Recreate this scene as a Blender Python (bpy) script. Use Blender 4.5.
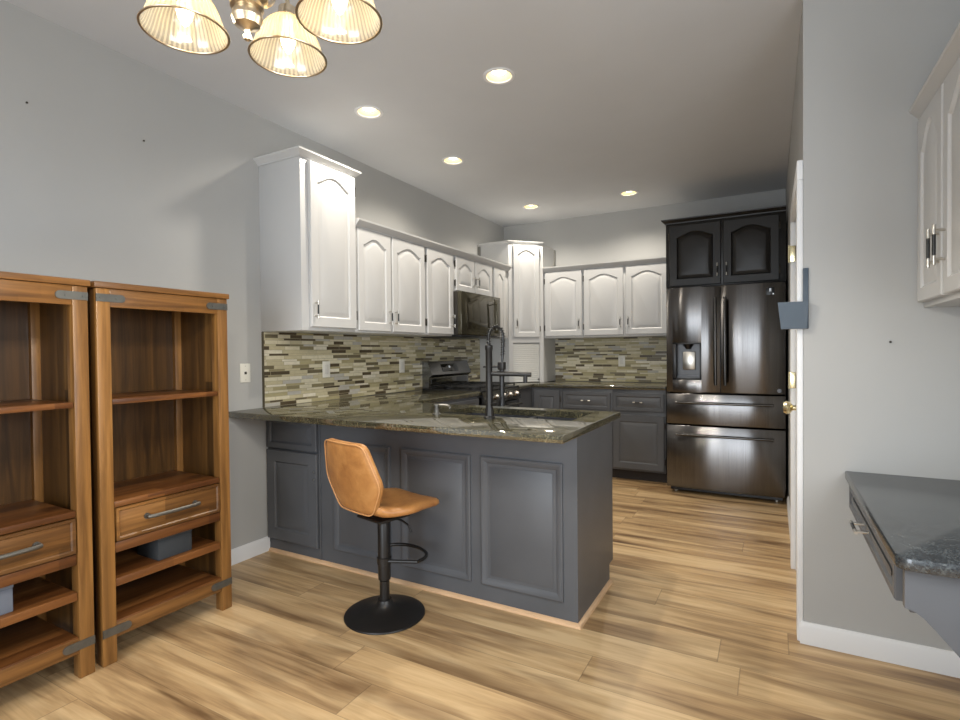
import bpy, bmesh, math, random
from mathutils import Matrix, Vector
random.seed(7)
for o in list(bpy.data.objects): bpy.data.objects.remove(o, do_unlink=True)
S = bpy.context.scene; COL = S.collection
PI = math.pi

# ------------------------------------------------------------------ camera
YAW, PITCH, ROLL = math.radians(28.876), math.radians(-0.884), math.radians(-0.566)
fwd = Vector((-math.sin(YAW)*math.cos(PITCH), math.cos(YAW)*math.cos(PITCH), math.sin(PITCH)))
rt = Vector((math.cos(YAW), math.sin(YAW), 0)); up = rt.cross(fwd)
rt2 = rt*math.cos(ROLL)+up*math.sin(ROLL); up2 = up*math.cos(ROLL)-rt*math.sin(ROLL)
cd = bpy.data.cameras.new('camera'); cam = bpy.data.objects.new('camera', cd); COL.objects.link(cam)
M = Matrix((rt2, up2, -fwd)).transposed().to_4x4(); M.translation = Vector((2.815, -2.291, 1.252))
cam.matrix_world = M
cd.sensor_width = 36; cd.sensor_fit = 'HORIZONTAL'; cd.lens = 36*528.91/960; cd.clip_start = .02
S.camera = cam

# ------------------------------------------------------------------ world, large lights, exposure
S.view_settings.view_transform = 'Standard'; S.view_settings.look = 'None'
S.view_settings.exposure = 0.36; S.view_settings.gamma = 1
w = bpy.data.worlds.new('world'); S.world = w; w.use_nodes = True
bg = w.node_tree.nodes['Background']; bg.inputs[0].default_value = (.72, .85, 1, 1); bg.inputs[1].default_value = 1.0

def area(name, loc, target, sx, sy, power, col):
    d = bpy.data.lights.new(name, 'AREA'); d.shape = 'RECTANGLE'; d.size = sx; d.size_y = sy; d.energy = power; d.color = col
    o = bpy.data.objects.new(name, d); COL.objects.link(o); o.location = loc
    o.rotation_euler = (Vector(target)-Vector(loc)).to_track_quat('-Z', 'Y').to_euler()
    return o
# daylight at the sliding door of the dining end, behind the camera
area('daylight_sliding_door', (1.95, -4.66, 1.08), (1.95, -1.5, .55), 1.85, 1.95, 66, (.86, .93, 1))
area('added_side_fill', (3.75, -1.75, 1.5), (.6, -1.0, .2), 1.4, 1.1, 34, (.94, .97, 1))  # added fill through an unseen side window, aimed to brighten the left wall
CAN_W, BULB_W, DOWN_W = 10.0, .40, 9.0
WARM = (1, .86, .66)

# ------------------------------------------------------------------ materials
def lin(c):
    return tuple(((v/255)/12.92 if v/255 <= .04045 else ((v/255+.055)/1.055)**2.4) for v in c)+(1,)
class NT:
    def __init__(s, name):
        s.m = bpy.data.materials.new(name); s.m.use_nodes = True; s.t = s.m.node_tree
        s.b = s.t.nodes['Principled BSDF']; s.out = s.t.nodes['Material Output']
    def n(s, typ, **kw):
        x = s.t.nodes.new(typ)
        for k, v in kw.items(): setattr(x, k, v)
        return x
    def l(s, a, b): s.t.links.new(a, b)
    def setv(s, **kw):
        for k, v in kw.items(): s.b.inputs[k.replace('_', ' ')].default_value = v
        return s
    def coord(s, scale=(1, 1, 1), loc=(0, 0, 0), which='Object'):
        tc = s.n('ShaderNodeTexCoord'); mp = s.n('ShaderNodeMapping'); mp.inputs['Scale'].default_value = scale; mp.inputs['Location'].default_value = loc
        s.l(tc.outputs[which], mp.inputs['Vector']); return mp.outputs['Vector']
    def noise(s, vec, scale=5, detail=4, rough=.5, dist=0):
        x = s.n('ShaderNodeTexNoise'); x.inputs['Scale'].default_value = scale; x.inputs['Detail'].default_value = detail
        x.inputs['Roughness'].default_value = rough; x.inputs['Distortion'].default_value = dist
        s.l(vec, x.inputs['Vector']); return x.outputs['Fac']
    def ramp(s, fac, stops, const=False):
        x = s.n('ShaderNodeValToRGB'); e = x.color_ramp.elements
        if const: x.color_ramp.interpolation = 'CONSTANT'
        while len(e) < len(stops): e.new(.5)
        for q, (p_, c) in zip(e, stops): q.position = p_; q.color = c if len(c) == 4 else lin(c)
        s.l(fac, x.inputs['Fac']); return x.outputs['Color']
    def math(s, op, a, b=0, c=None):
        x = s.n('ShaderNodeMath', operation=op)
        for i, v in enumerate((a, b, c)):
            if v is None: continue
            if isinstance(v, (int, float)): x.inputs[i].default_value = v
            else: s.l(v, x.inputs[i])
        return x.outputs[0]
    def mix(s, fac, a, b, mode='MIX'):
        x = s.n('ShaderNodeMix', data_type='RGBA', blend_type=mode)
        for i, v in ((0, fac), (6, a), (7, b)):
            if isinstance(v, (int, float)): x.inputs[i].default_value = v
            elif isinstance(v, tuple): x.inputs[i].default_value = v
            else: s.l(v, x.inputs[i])
        return x.outputs[2]
    def bump(s, h, strength=.2, dist=.01):
        x = s.n('ShaderNodeBump'); x.inputs['Strength'].default_value = strength; x.inputs['Distance'].default_value = dist
        s.l(h, x.inputs['Height']); s.l(x.outputs[0], s.b.inputs['Normal'])

def plain(name, rgb, rough=.5, metal=0, spec=.5, var=0.0, vscale=8, bump=0, bscale=60):
    t = NT(name); t.setv(Roughness=rough, Metallic=metal); t.b.inputs['Specular IOR Level'].default_value = spec
    c = lin(rgb)
    v = t.coord()
    if var:
        f = t.noise(v, vscale, 3)
        lo = tuple(max(0, x*(1-var)) for x in c[:3])+(1,); hi = tuple(min(1, x*(1+var)) for x in c[:3])+(1,)
        t.l(t.ramp(f, [(.3, lo), (.7, hi)]), t.b.inputs['Base Color'])
    else: t.b.inputs['Base Color'].default_value = c
    if bump: t.bump(t.noise(v, bscale, 3), bump, .002)
    return t.m

def m_wood(name, axis, cols, blk=(.55, .075)):
    """acacia boards: grain along axis, staves of differing tone"""
    t = NT(name); sc = [26, 26, 26]; sc[axis] = 1.6
    v = t.coord(tuple(sc)); g = t.noise(v, 1, 5, .6, .6)
    raw = t.coord(); sx = t.n('ShaderNodeSeparateXYZ'); t.l(raw, sx.inputs[0])
    ax = [sx.outputs[i] for i in range(3)]
    o = [i for i in range(3) if i != axis]
    r1 = t.math('FLOOR', t.math('DIVIDE', t.math('ADD', ax[o[0]], t.math('MULTIPLY', ax[o[1]], .63)), blk[1]))
    wn = t.n('ShaderNodeTexWhiteNoise', noise_dimensions='1D'); t.l(r1, wn.inputs['W'])
    c1 = t.math('FLOOR', t.math('DIVIDE', t.math('ADD', ax[axis], wn.outputs['Value']), blk[0]))
    cmb = t.n('ShaderNodeCombineXYZ'); t.l(r1, cmb.inputs[0]); t.l(c1, cmb.inputs[1])
    w2 = t.n('ShaderNodeTexWhiteNoise', noise_dimensions='3D'); t.l(cmb.outputs[0], w2.inputs['Vector'])
    f = t.math('ADD', t.math('MULTIPLY', g, .75), t.math('MULTIPLY', w2.outputs['Value'], .28), ); f = t.math('ADD', f, .07)
    t.l(t.ramp(f, [(.28, cols[0]), (.5, cols[1]), (.68, cols[2]), (.9, cols[3])]), t.b.inputs['Base Color'])
    t.setv(Roughness=.36); t.bump(g, .08, .002); return t.m

def m_floor():
    t = NT('oak_plank'); raw = t.coord(); sx = t.n('ShaderNodeSeparateXYZ'); t.l(raw, sx.inputs[0])
    X, Y = sx.outputs[0], sx.outputs[1]
    PW, PL = .19, 1.5
    yr = t.math('DIVIDE', Y, PW); row = t.math('FLOOR', yr)
    wn = t.n('ShaderNodeTexWhiteNoise', noise_dimensions='1D'); t.l(row, wn.inputs['W'])
    xo = t.math('ADD', t.math('DIVIDE', X, PL), t.math('MULTIPLY', wn.outputs['Value'], 7.3)); colm = t.math('FLOOR', xo)
    cmb = t.n('ShaderNodeCombineXYZ'); t.l(row, cmb.inputs[0]); t.l(colm, cmb.inputs[1])
    w2 = t.n('ShaderNodeTexWhiteNoise', noise_dimensions='3D'); t.l(cmb.outputs[0], w2.inputs['Vector'])
    # per-plank shifted grain
    sh = t.n('ShaderNodeVectorMath', operation='MULTIPLY_ADD'); t.l(w2.outputs['Color'], sh.inputs[0]); sh.inputs[1].default_value = (9, 9, 9); t.l(raw, sh.inputs[2])
    mp = t.n('ShaderNodeMapping'); mp.inputs['Scale'].default_value = (1.1, 13, 1); t.l(sh.outputs[0], mp.inputs['Vector'])
    g1 = t.noise(mp.outputs[0], 1.0, 5, .55, .9)
    mp2 = t.n('ShaderNodeMapping'); mp2.inputs['Scale'].default_value = (3, 90, 1); t.l(sh.outputs[0], mp2.inputs['Vector'])
    g2 = t.noise(mp2.outputs[0], 1.0, 4, .6, .3)
    mp3 = t.n('ShaderNodeMapping'); mp3.inputs['Scale'].default_value = (.9, 6, 1); t.l(sh.outputs[0], mp3.inputs['Vector'])
    g3 = t.noise(mp3.outputs[0], 1.3, 3, .5, .5)
    f = t.math('ADD', t.math('ADD', t.math('MULTIPLY', g1, .78), t.math('MULTIPLY', g2, .22)), t.math('MULTIPLY', w2.outputs['Value'], .10))
    base = t.ramp(f, [(.30, (124, 97, 68)), (.42, (164, 133, 95)), (.53, (196, 164, 120)), (.68, (216, 187, 143))])
    streak = t.ramp(g3, [(.47, (255, 255, 255)), (.70, (148, 132, 120))])
    c = t.mix(.82, base, streak, 'MULTIPLY')
    fy = t.math('FRACT', yr); fx = t.math('FRACT', xo)
    ey = t.math('MINIMUM', fy, t.math('SUBTRACT', 1, fy)); ex = t.math('MINIMUM', fx, t.math('SUBTRACT', 1, fx))
    gap = t.math('MAXIMUM', t.math('LESS_THAN', ey, .008), t.math('LESS_THAN', ex, .0014))
    c = t.mix(t.math('MULTIPLY', gap, .38), c, lin((70, 50, 34)))
    t.l(c, t.b.inputs['Base Color'])
    t.l(t.math('ADD', .28, t.math('MULTIPLY', g2, .16)), t.b.inputs['Roughness'])
    t.bump(t.math('SUBTRACT', g2, t.math('MULTIPLY', gap, 2)), .05, .003)
    return t.m

def m_granite(name, cols, rough=.06, ior=2.6):
    t = NT(name); v = t.coord()
    n1 = t.noise(v, 9, 6, .7, .8); n2 = t.noise(v, 150, 4, .7)
    vo = t.n('ShaderNodeTexVoronoi'); vo.inputs['Scale'].default_value = 230; t.l(v, vo.inputs['Vector'])
    wv = t.n('ShaderNodeTexWhiteNoise', noise_dimensions='3D'); t.l(vo.outputs['Color'], wv.inputs['Vector'])
    f = t.math('ADD', t.math('MULTIPLY', n1, .45), t.math('ADD', t.math('MULTIPLY', n2, .4), t.math('MULTIPLY', wv.outputs['Value'], .22)))
    t.l(t.ramp(f, [(.36, cols[0]), (.50, cols[1]), (.60, cols[2]), (.68, cols[3]), (.76, cols[4])]), t.b.inputs['Base Color'])
    t.setv(Roughness=rough, IOR=ior)
    return t.m

def m_mosaic(axis):
    """strips of glass and stone; axis = world axis the strips run along"""
    t = NT('mosaic_strip'); raw = t.coord(); sx = t.n('ShaderNodeSeparateXYZ'); t.l(raw, sx.inputs[0])
    U, Z = sx.outputs[axis], sx.outputs[2]
    per = .1
    zz = t.math('DIVIDE', Z, per); k = t.math('FLOOR', zz); fz = t.math('FRACT', zz)
    cuts = [0, .24, .38, .62, .86]
    rid = t.ramp(fz, [(c, (i/5, i/5, i/5, 1)) for i, c in enumerate(cuts)], True)
    g = .022; st = []
    for c in cuts: st += [(c, (1, 1, 1, 1)), (c+g, (0, 0, 0, 1))]
    st.append((1-.001, (1, 1, 1, 1)))
    groz = t.ramp(fz, st, True)
    row = t.math('ADD', k, rid)
    wn = t.n('ShaderNodeTexWhiteNoise', noise_dimensions='1D'); t.l(row, wn.inputs['W'])
    ln = t.math('ADD', .10, t.math('MULTIPLY', wn.outputs['Value'], .06))
    uu = t.math('ADD', t.math('DIVIDE', U, ln), t.math('MULTIPLY', wn.outputs['Value'], 37.7)); cu = t.math('FLOOR', uu); fu = t.math('FRACT', uu)
    grou = t.math('LESS_THAN', fu, .02)
    cmb = t.n('ShaderNodeCombineXYZ'); t.l(row, cmb.inputs[0]); t.l(cu, cmb.inputs[1])
    w2 = t.n('ShaderNodeTexWhiteNoise', noise_dimensions='3D'); t.l(cmb.outputs[0], w2.inputs['Vector'])
    col = t.ramp(w2.outputs['Value'], [(0, (208, 199, 166)), (.22, (226, 219, 192)), (.42, (182, 173, 134)), (.56, (146, 137, 104)), (.66, (76, 64, 48)), (.76, (190, 188, 180)), (.85, (112, 104, 82)), (.92, (232, 226, 206))], True)
    col = t.mix(t.math('MULTIPLY', t.noise(t.coord((30, 30, 60)), 1, 3), .35), col, lin((120, 110, 84)))
    gm = t.math('MAXIMUM', groz, grou)
    t.l(t.mix(gm, col, lin((168, 160, 134))), t.b.inputs['Base Color'])
    rr = t.math('ADD', .12, t.math('MULTIPLY', t.math('GREATER_THAN', w2.outputs['Value'], .5), .18))
    t.l(t.math('ADD', rr, t.math('MULTIPLY', gm, .4)), t.b.inputs['Roughness'])
    t.bump(t.math('SUBTRACT', 1, gm), .25, .002)
    return t.m

def m_emit(name, rgb, strength):
    t = NT(name); t.b.inputs['Base Color'].default_value = lin(rgb); t.b.inputs['Emission Color'].default_value = lin(rgb); t.b.inputs['Emission Strength'].default_value = strength
    return t.m

def m_leather():
    t = NT('tan_leather'); v = t.coord(); n = t.noise(v, 7, 5, .65, .4)
    t.l(t.ramp(n, [(.3, (152, 100, 54)), (.55, (184, 130, 74)), (.75, (204, 154, 98))]), t.b.inputs['Base Color'])
    t.setv(Roughness=.42); t.bump(t.noise(v, 220, 3), .12, .001); return t.m

def m_brushed(name, rgb, rough, axis=2, aniso=0, arot=0):
    t = NT(name); sc = [200, 200, 200]; sc[axis] = 2; n = t.noise(t.coord(tuple(sc)), 1, 3)
    c = lin(rgb)
    t.l(t.ramp(n, [(.3, tuple(x*.88 for x in c[:3])+(1,)), (.7, tuple(min(1, x*1.12) for x in c[:3])+(1,))]), t.b.inputs['Base Color'])
    t.setv(Metallic=1.0); t.l(t.math('ADD', rough, t.math('MULTIPLY', n, .04)), t.b.inputs['Roughness'])
    if aniso:
        t.b.inputs['Anisotropic'].default_value = aniso; t.b.inputs['Anisotropic Rotation'].default_value = arot
        tg = t.n('ShaderNodeTangent', direction_type='RADIAL', axis='Z'); t.l(tg.outputs[0], t.b.inputs['Tangent'])
    return t.m

def m_shade(name, f1, f2):
    t = NT(name); tr = t.n('ShaderNodeBsdfTransparent'); tr.inputs[0].default_value = (1, .96, .88, 1)
    tl = t.n('ShaderNodeBsdfTranslucent'); tl.inputs[0].default_value = (1, .92, .74, 1)
    df = t.n('ShaderNodeBsdfDiffuse'); df.inputs[0].default_value = (.9, .86, .78, 1)
    gl = t.n('ShaderNodeBsdfGlossy'); gl.inputs['Roughness'].default_value = .12
    m1 = t.n('ShaderNodeMixShader'); m1.inputs[0].default_value = f1; t.l(tr.outputs[0], m1.inputs[1]); t.l(tl.outputs[0], m1.inputs[2])
    m2 = t.n('ShaderNodeMixShader'); m2.inputs[0].default_value = f2; t.l(m1.outputs[0], m2.inputs[1]); t.l(df.outputs[0], m2.inputs[2])
    m3 = t.n('ShaderNodeMixShader'); m3.inputs[0].default_value = .1; t.l(m2.outputs[0], m3.inputs[1]); t.l(gl.outputs[0], m3.inputs[2])
    t.l(m3.outputs[0], t.out.inputs['Surface']); return t.m

WALL = plain('wall_paint', (175, 175, 173), .6, 0, .3, .02, 2, .06, 180)
CEIL = plain('ceiling_paint', (203, 205, 208), .75, 0, .2, .02, 2, .12, 120)
TRIM = plain('trim_paint', (226, 227, 228), .4, 0, .4)
WHITE = plain('white_cabinet_paint', (196, 196, 195), .4, 0, .45, .015, 3)
GREY = plain('grey_cabinet_paint', (88, 90, 94), .38, 0, .35, .08, 4, .03, 50)
DARK = plain('black_brown_cabinet_paint', (33, 30, 27), .4, 0, .45, .1, 5)
KICK = plain('toe_kick', (42, 36, 34), .6)
PEACH = plain('shoe_moulding_wood', (214, 178, 140), .45, 0, .4, .06, 10)
FLOOR = m_floor()
GRANITE = m_granite('olive_granite', [(36, 36, 30), (62, 60, 48), (90, 86, 66), (116, 110, 86), (158, 150, 126)], .04)
GRANITE2 = m_granite('black_granite', [(30, 33, 36), (46, 50, 54), (62, 67, 70), (78, 82, 83), (112, 112, 108)], .2, 1.7)
MOS_L, MOS_F = m_mosaic(1), m_mosaic(0)
AC = [(70, 44, 22), (122, 80, 40), (164, 112, 60), (192, 144, 88)]
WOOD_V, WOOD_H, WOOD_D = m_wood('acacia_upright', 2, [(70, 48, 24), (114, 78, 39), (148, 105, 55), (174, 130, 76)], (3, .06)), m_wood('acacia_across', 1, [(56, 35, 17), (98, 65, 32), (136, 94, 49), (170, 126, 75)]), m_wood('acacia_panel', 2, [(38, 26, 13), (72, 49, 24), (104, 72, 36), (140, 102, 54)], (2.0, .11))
WOOD_S = m_wood('acacia_shelf', 1, [(52, 29, 14), (90, 53, 25), (122, 77, 39), (156, 110, 64)])
STRAP = plain('zinc_strap', (112, 112, 108), .45, .8, .5, .1, 30)
PEWTER = plain('pewter', (112, 110, 105), .5, .9)
SILVER = plain('brushed_nickel', (196, 192, 184), .28, 1)
BLACK = plain('black_satin', (22, 22, 23), .35, 0, .5)
MATTE = plain('black_powder_coat', (24, 22, 21), .42, 0, .5, .1, 40)
HINGE = plain('dark_hinge_metal', (70, 66, 60), .4, .7)
BSTEEL = m_brushed('black_stainless', (110, 108, 107), .17, 2, 1.0, .25)
BSTEEL_H = m_brushed('black_stainless_handle', (92, 90, 88), .2)
STEEL = m_brushed('stainless', (132, 132, 132), .24, 1)
BGLASS = plain('smoked_glass', (30, 29, 25), .05, 0, .9)
MICRO = plain('microwave_mirror_glass', (84, 80, 66), .1, .6, .6)
CAST = plain('cast_iron', (24, 24, 25), .55)
LEATHER = m_leather()
BRASS = plain('antique_nickel', (205, 190, 166), .3, 1, .5)
GOLD = plain('polished_brass', (228, 218, 180), .25, 1)
SHADE, SHADE2 = m_shade('ribbed_glass', .30, .04), m_shade('ribbed_glass_ridge', .62, .16)
BULB = m_emit('bulb_glow', (255, 232, 180), 6)
CANB = m_emit('can_lamp_glow', (255, 240, 208), 9)
BAFFLE = plain('can_baffle', (206, 186, 136), .5)
PLATE = plain('ivory_plate', (226, 224, 214), .4)
SLATE = plain('slate_blue_plastic', (70, 82, 94), .45, 0, .4)
CARTON = plain('charcoal_carton', (60, 63, 66), .7, 0, .2)
CARTON2 = plain('grey_blue_carton', (112, 118, 130), .7, 0, .2)
SINKM = plain('dark_composite_sink', (52, 54, 60), .4, 0, .4)
TAMB = plain('tambour_slat', (206, 206, 202), .45)
DISP = plain('dispenser_grey', (88, 88, 90), .35, .3)
LCD = m_emit('display_white', (215, 220, 225), .35)

# ------------------------------------------------------------------ mesh helpers
class MB:
    def __init__(s): s.bm = bmesh.new(); s.mi = 0; s.M = Matrix()
    def _xf(s, vs):
        for v in vs: v.co = s.M @ v.co
    def _f(s, vs):
        try:
            f = s.bm.faces.new(vs); f.material_index = s.mi; return f
        except ValueError: return None
    def box(s, x0, x1, y0, y1, z0, z1, bev=0.0, seg=2):
        r = bmesh.ops.create_cube(s.bm, size=1); vs = r['verts']
        for v in vs: v.co = Vector((x0+(v.co.x+.5)*(x1-x0), y0+(v.co.y+.5)*(y1-y0), z0+(v.co.z+.5)*(z1-z0)))
        es = list({e for v in vs for e in v.link_edges}); fs = list({f for v in vs for f in v.link_faces})
        for f in fs: f.material_index = s.mi
        if bev:
            bev = min(bev, .45*min(abs(x1-x0), abs(y1-y0), abs(z1-z0)))
            b = bmesh.ops.bevel(s.bm, geom=es, offset=bev, segments=seg, affect='EDGES', profile=.5)
            vs = list({v for v in b['verts']} | {v for v in vs if v.is_valid})
            for f in b['faces']: f.material_index = s.mi
        s._xf(vs); return s
    def loft(s, rings, closed=True, cap0=True, cap1=True):
        R = [[s.bm.verts.new(s.M @ Vector(p)) for p in ring] for ring in rings]
        n = len(R[0])
        for a, b in zip(R, R[1:]):
            for i in range(n if closed else n-1):
                j = (i+1) % n; s._f((a[i], a[j], b[j], b[i]))
        if cap0: s._f(R[0][::-1])
        if cap1: s._f(R[-1])
        return s
    def prism(s, poly, axis, a, b, bev=0):
        """poly: 2D points in the plane of the two other axes (in xyz order), extruded along axis a..b"""
        def P(u, v, c):
            q = [u, v]; q.insert(axis, c); return q
        return s.loft([[P(u, v, a) for u, v in poly], [P(u, v, b) for u, v in poly]])
    def lathe(s, prof, c=(0, 0), n=32, wob=None, caps=(True, True)):
        rings = []
        for r, z in prof:
            rings.append([(c[0]+(r+(wob(i, r) if wob else 0))*math.cos(2*PI*i/n), c[1]+(r+(wob(i, r) if wob else 0))*math.sin(2*PI*i/n), z) for i in range(n)])
        same = abs(prof[0][0]-prof[-1][0]) < 1e-6 and abs(prof[0][1]-prof[-1][1]) < 1e-6
        return s.loft(rings, True, caps[0] and not same and prof[0][0] > 1e-6, caps[1] and not same and prof[-1][0] > 1e-6)
    def tube(s, pts, r, n=10, cap=True):
        pts = [Vector(p) for p in pts]; rings = []; up_ = None
        for i, p in enumerate(pts):
            d = (pts[min(i+1, len(pts)-1)]-pts[max(i-1, 0)]).normalized()
            if up_ is None: up_ = Vector((0, 0, 1)) if abs(d.z) < .9 else Vector((1, 0, 0))
            a = d.cross(up_).normalized(); b = a.cross(d).normalized(); up_ = b
            rr = r[i] if isinstance(r, (list, tuple)) else r
            rings.append([p+rr*(math.cos(2*PI*k/n)*a+math.sin(2*PI*k/n)*b) for k in range(n)])
        return s.loft(rings, True, cap, cap)
    def cyl(s, p0, p1, r, n=20): return s.tube([p0, p1], r, n)
    def sweep(s, path, prof, caps=True):
        """2D path (x,y), profile (outward,z); outward is to the right of travel"""
        path = [Vector(p) for p in path]; rings = []
        for i, p in enumerate(path):
            d1 = (p-path[i-1]).normalized() if i else None
            d2 = (path[i+1]-p).normalized() if i < len(path)-1 else None
            n1 = Vector((d1.y, -d1.x)) if d1 else None; n2 = Vector((d2.y, -d2.x)) if d2 else None
            if n1 and n2: m = (n1+n2)/(1+n1.dot(n2))
            else: m = n1 or n2
            rings.append([(p.x+m.x*o, p.y+m.y*o, z) for o, z in prof])
        return s.loft(rings, True, caps, caps)
    def door(s, w, h, t=.021, arch=0.0, fr=.055, g=.009, rise=.024, lift=.003, edge=.004):
        """raised-panel door, local x 0..w, z 0..h, back at y=0, front at y=-t"""
        NB, NS, NTp = 6, 6, 24
        def loop(ins, y, arched):
            x0, x1, z0, z1 = ins, w-ins, ins, h-ins
            L = [(x0+(x1-x0)*i/NB, y, z0) for i in range(NB)]
            zt = lambda u: z1
            if arched:
                zt = lambda u: z1-arch*(1-max(0, .5*(1+math.cos(PI*min(1, abs(u)/.93))))**.6)
            e = zt(1)
            L += [(x1, y, z0+(e-z0)*i/NS) for i in range(NS)]
            L += [(x1+(x0-x1)*i/NTp, y, zt(1-2*i/NTp)) for i in range(NTp)]
            L += [(x0, y, e+(z0-e)*i/NS) for i in range(NS)]
            return L
        A = arch > 0
        rings = [loop(0, 0, 0), loop(0, -t+edge, 0), loop(edge, -t, 0), loop(fr, -t, A), loop(fr+.004, -t+g*.6, A), loop(fr+.010, -t+g, A), loop(fr+.010+rise, -t+lift, A), loop(fr+.014+rise, -t+lift-.001, A)]
        s.loft(rings, True, True, True); return s
    def build(s, name, mats, parent=None, smooth=True, ang=32):
        bmesh.ops.recalc_face_normals(s.bm, faces=s.bm.faces[:])
        me = bpy.data.meshes.new(name); 
        if parent is not None: s.bm.transform(Matrix.Translation(-world_loc(parent)))
        s.bm.to_mesh(me); s.bm.free()
        for m in (mats if isinstance(mats, (list, tuple)) else [mats]): me.materials.append(m)
        if smooth:
            for p in me.polygons: p.use_smooth = True
            me.set_sharp_from_angle(angle=math.radians(ang))
        o = bpy.data.objects.new(name, me); COL.objects.link(o)
        if parent is not None: o.parent = parent
        return o
def world_loc(o):
    v = Vector((0, 0, 0))
    while o is not None: v += o.location; o = o.parent
    return v
def at(origin, deg): return Matrix.Translation(Vector(origin)) @ Matrix.Rotation(math.radians(deg), 4, 'Z')
def mb(M=None):
    b = MB()
    if M is not None: b.M = M
    return b
def thing(name, label, cat, loc, group=None):
    o = bpy.data.objects.new(name, None); COL.objects.link(o); o.location = loc; o.empty_display_size = .1
    o['label'] = label; o['category'] = cat
    if group: o['group'] = group
    return o
def tag(o, label, cat, group=None):
    o['label'] = label; o['category'] = cat
    if group: o['group'] = group
    return o
def struct(o): o['kind'] = 'structure'; return o
def copy_tree(o, parent=None):
    c = o.copy(); COL.objects.link(c)
    if parent is not None: c.parent = parent
    for ch in list(o.children): copy_tree(ch, c)
    return c

# ------------------------------------------------------------------ room shell
HC, L, XR, YR, XN, YB = 2.745, 3.4375, 2.932, .326, 3.68, -4.6
struct(mb().box(-.12, XN+.12, YB-.12, L+.12, -.1, 0).build('floor', FLOOR))
# ceiling with round holes for the recessed lamps
CANS = [(1.523, .296), (.630, .276), (.641, 1.246), (.643, 2.768), (1.631, 2.817)]
HR = .070
c = mb()
xs = [-.12, .50, .78, 1.38, 1.77, XN+.12]; ys = [YB-.12, .14, .44, 1.10, 1.40, 2.64, 2.96, L+.12]
for i in range(len(xs)-1):
    for j in range(len(ys)-1):
        x0, x1, y0, y1 = xs[i], xs[i+1], ys[j], ys[j+1]
        hit = [q for q in CANS if x0 < q[0] < x1 and y0 < q[1] < y1]
        if not hit: c._f([c.bm.verts.new(v) for v in ((x0, y0, HC), (x0, y1, HC), (x1, y1, HC), (x1, y0, HC))]); continue
        hx, hy = hit[0]; N = 48; inn = []; out = []
        for k in range(N):
            a = 2*PI*k/N; ca, sa = math.cos(a), math.sin(a)
            inn.append(c.bm.verts.new((hx+HR*ca, hy+HR*sa, HC)))
            tx = ((x1-hx)/ca if ca > 1e-9 else (x0-hx)/ca if ca < -1e-9 else 9); ty = ((y1-hy)/sa if sa > 1e-9 else (y0-hy)/sa if sa < -1e-9 else 9)
            tt = min(tx, ty); out.append(Vector((hx+tt*ca, hy+tt*sa, HC)))
        ov = [c.bm.verts.new(v) for v in out]
        for k in range(N):
            m = (k+1) % N; a, b = out[k], out[m]
            corner = None
            if abs(a.x-b.x) > 1e-6 and abs(a.y-b.y) > 1e-6:
                corner = Vector((x1 if max(a.x, b.x) > x1-1e-6 else x0, y1 if max(a.y, b.y) > y1-1e-6 else y0, HC))
            if corner is not None: c._f((inn[k], inn[m], ov[m], c.bm.verts.new(corner), ov[k]))
            else: c._f((inn[k], inn[m], ov[m], ov[k]))
bmesh.ops.remove_doubles(c.bm, verts=c.bm.verts[:], dist=1e-5)
c.box(-.12, XN+.12, YB-.12, L+.12, HC+.14, HC+.2)
struct(c.build('ceiling', CEIL, smooth=False))
struct(mb().box(-.12, 0, YB-.12, L+.12, 0, HC).build('wall_left', WALL))
struct(mb().box(0, XN+.12, L, L+.12, 0, HC).build('wall_far', WALL))
# right kitchen wall with its door opening, and the wall that turns towards the desk alcove
D0, D1, DH = .412, 1.175, 1.965
b = mb(); b.box(XR, XR+.12, YR, D0, 0, HC); b.box(XR, XR+.12, D0, D1, DH, HC); b.box(XR, XR+.12, D1, L, 0, HC)
struct(b.build('wall_right', WALL))
struct(mb().box(XR+.12, XN+.12, YR, YR+.12, 0, HC).build('wall_alcove', WALL))
# dining end (behind the camera) with its sliding door and an added side window
b = mb(); b.box(XN, XN+.12, YB-.12, -2.5, 0, HC); b.box(XN, XN+.12, -2.5, -1.0, 0, .9); b.box(XN, XN+.12, -2.5, -1.0, 2.1, HC); b.box(XN, XN+.12, -1.0, YR, 0, HC)
struct(b.build('wall_dining', WALL))
b = mb(); b.box(0, 1.0, YB-.12, YB, 0, HC); b.box(2.9, XN, YB-.12, YB, 0, HC); b.box(1.0, 2.9, YB-.12, YB, 2.08, HC)
struct(b.build('wall_near', WALL))
b = mb()
for x in (1.0, 1.92, 2.84): b.box(x, x+.06, YB-.08, YB-.03, 0, 2.08)
b.box(1.0, 2.9, YB-.08, YB-.03, 2.02, 2.08); b.box(1.0, 2.9, YB-.08, YB-.03, 0, .06)
struct(b.build('window_1', TRIM))
b = mb()
for y in (-2.5, -1.775, -1.05): b.box(XN+.03, XN+.08, y, y+.05, .9, 2.1)
b.box(XN+.03, XN+.08, -2.5, -1.0, 2.05, 2.1); b.box(XN+.03, XN+.08, -2.5, -1.0, .9, .95)
struct(b.build('added_side_window', TRIM))  # unseen side window, added and placed to let the fill light in
# baseboards
BB = [(0, 0), (.013, 0), (.013, .075), (.009, .084), (.006, .092), (0, .092)]
struct(mb().sweep([(0, -.005), (0, -4.58)][::-1], BB).build('baseboard_left', TRIM))
struct(mb().sweep([(XR, D1+.07), (XR, D0-.005)], [(0, 0), (.001, 0), (.001, .001), (0, .001)]).build('trim_3', TRIM)) if False else None
struct(mb().sweep([(XR, YR+.008), (XR, YR), (XN, YR)], BB).build('baseboard_alcove', TRIM))
struct(mb().sweep([(XR, 2.50), (XR, D1+.085)], BB).build('baseboard_right', TRIM))
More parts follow.
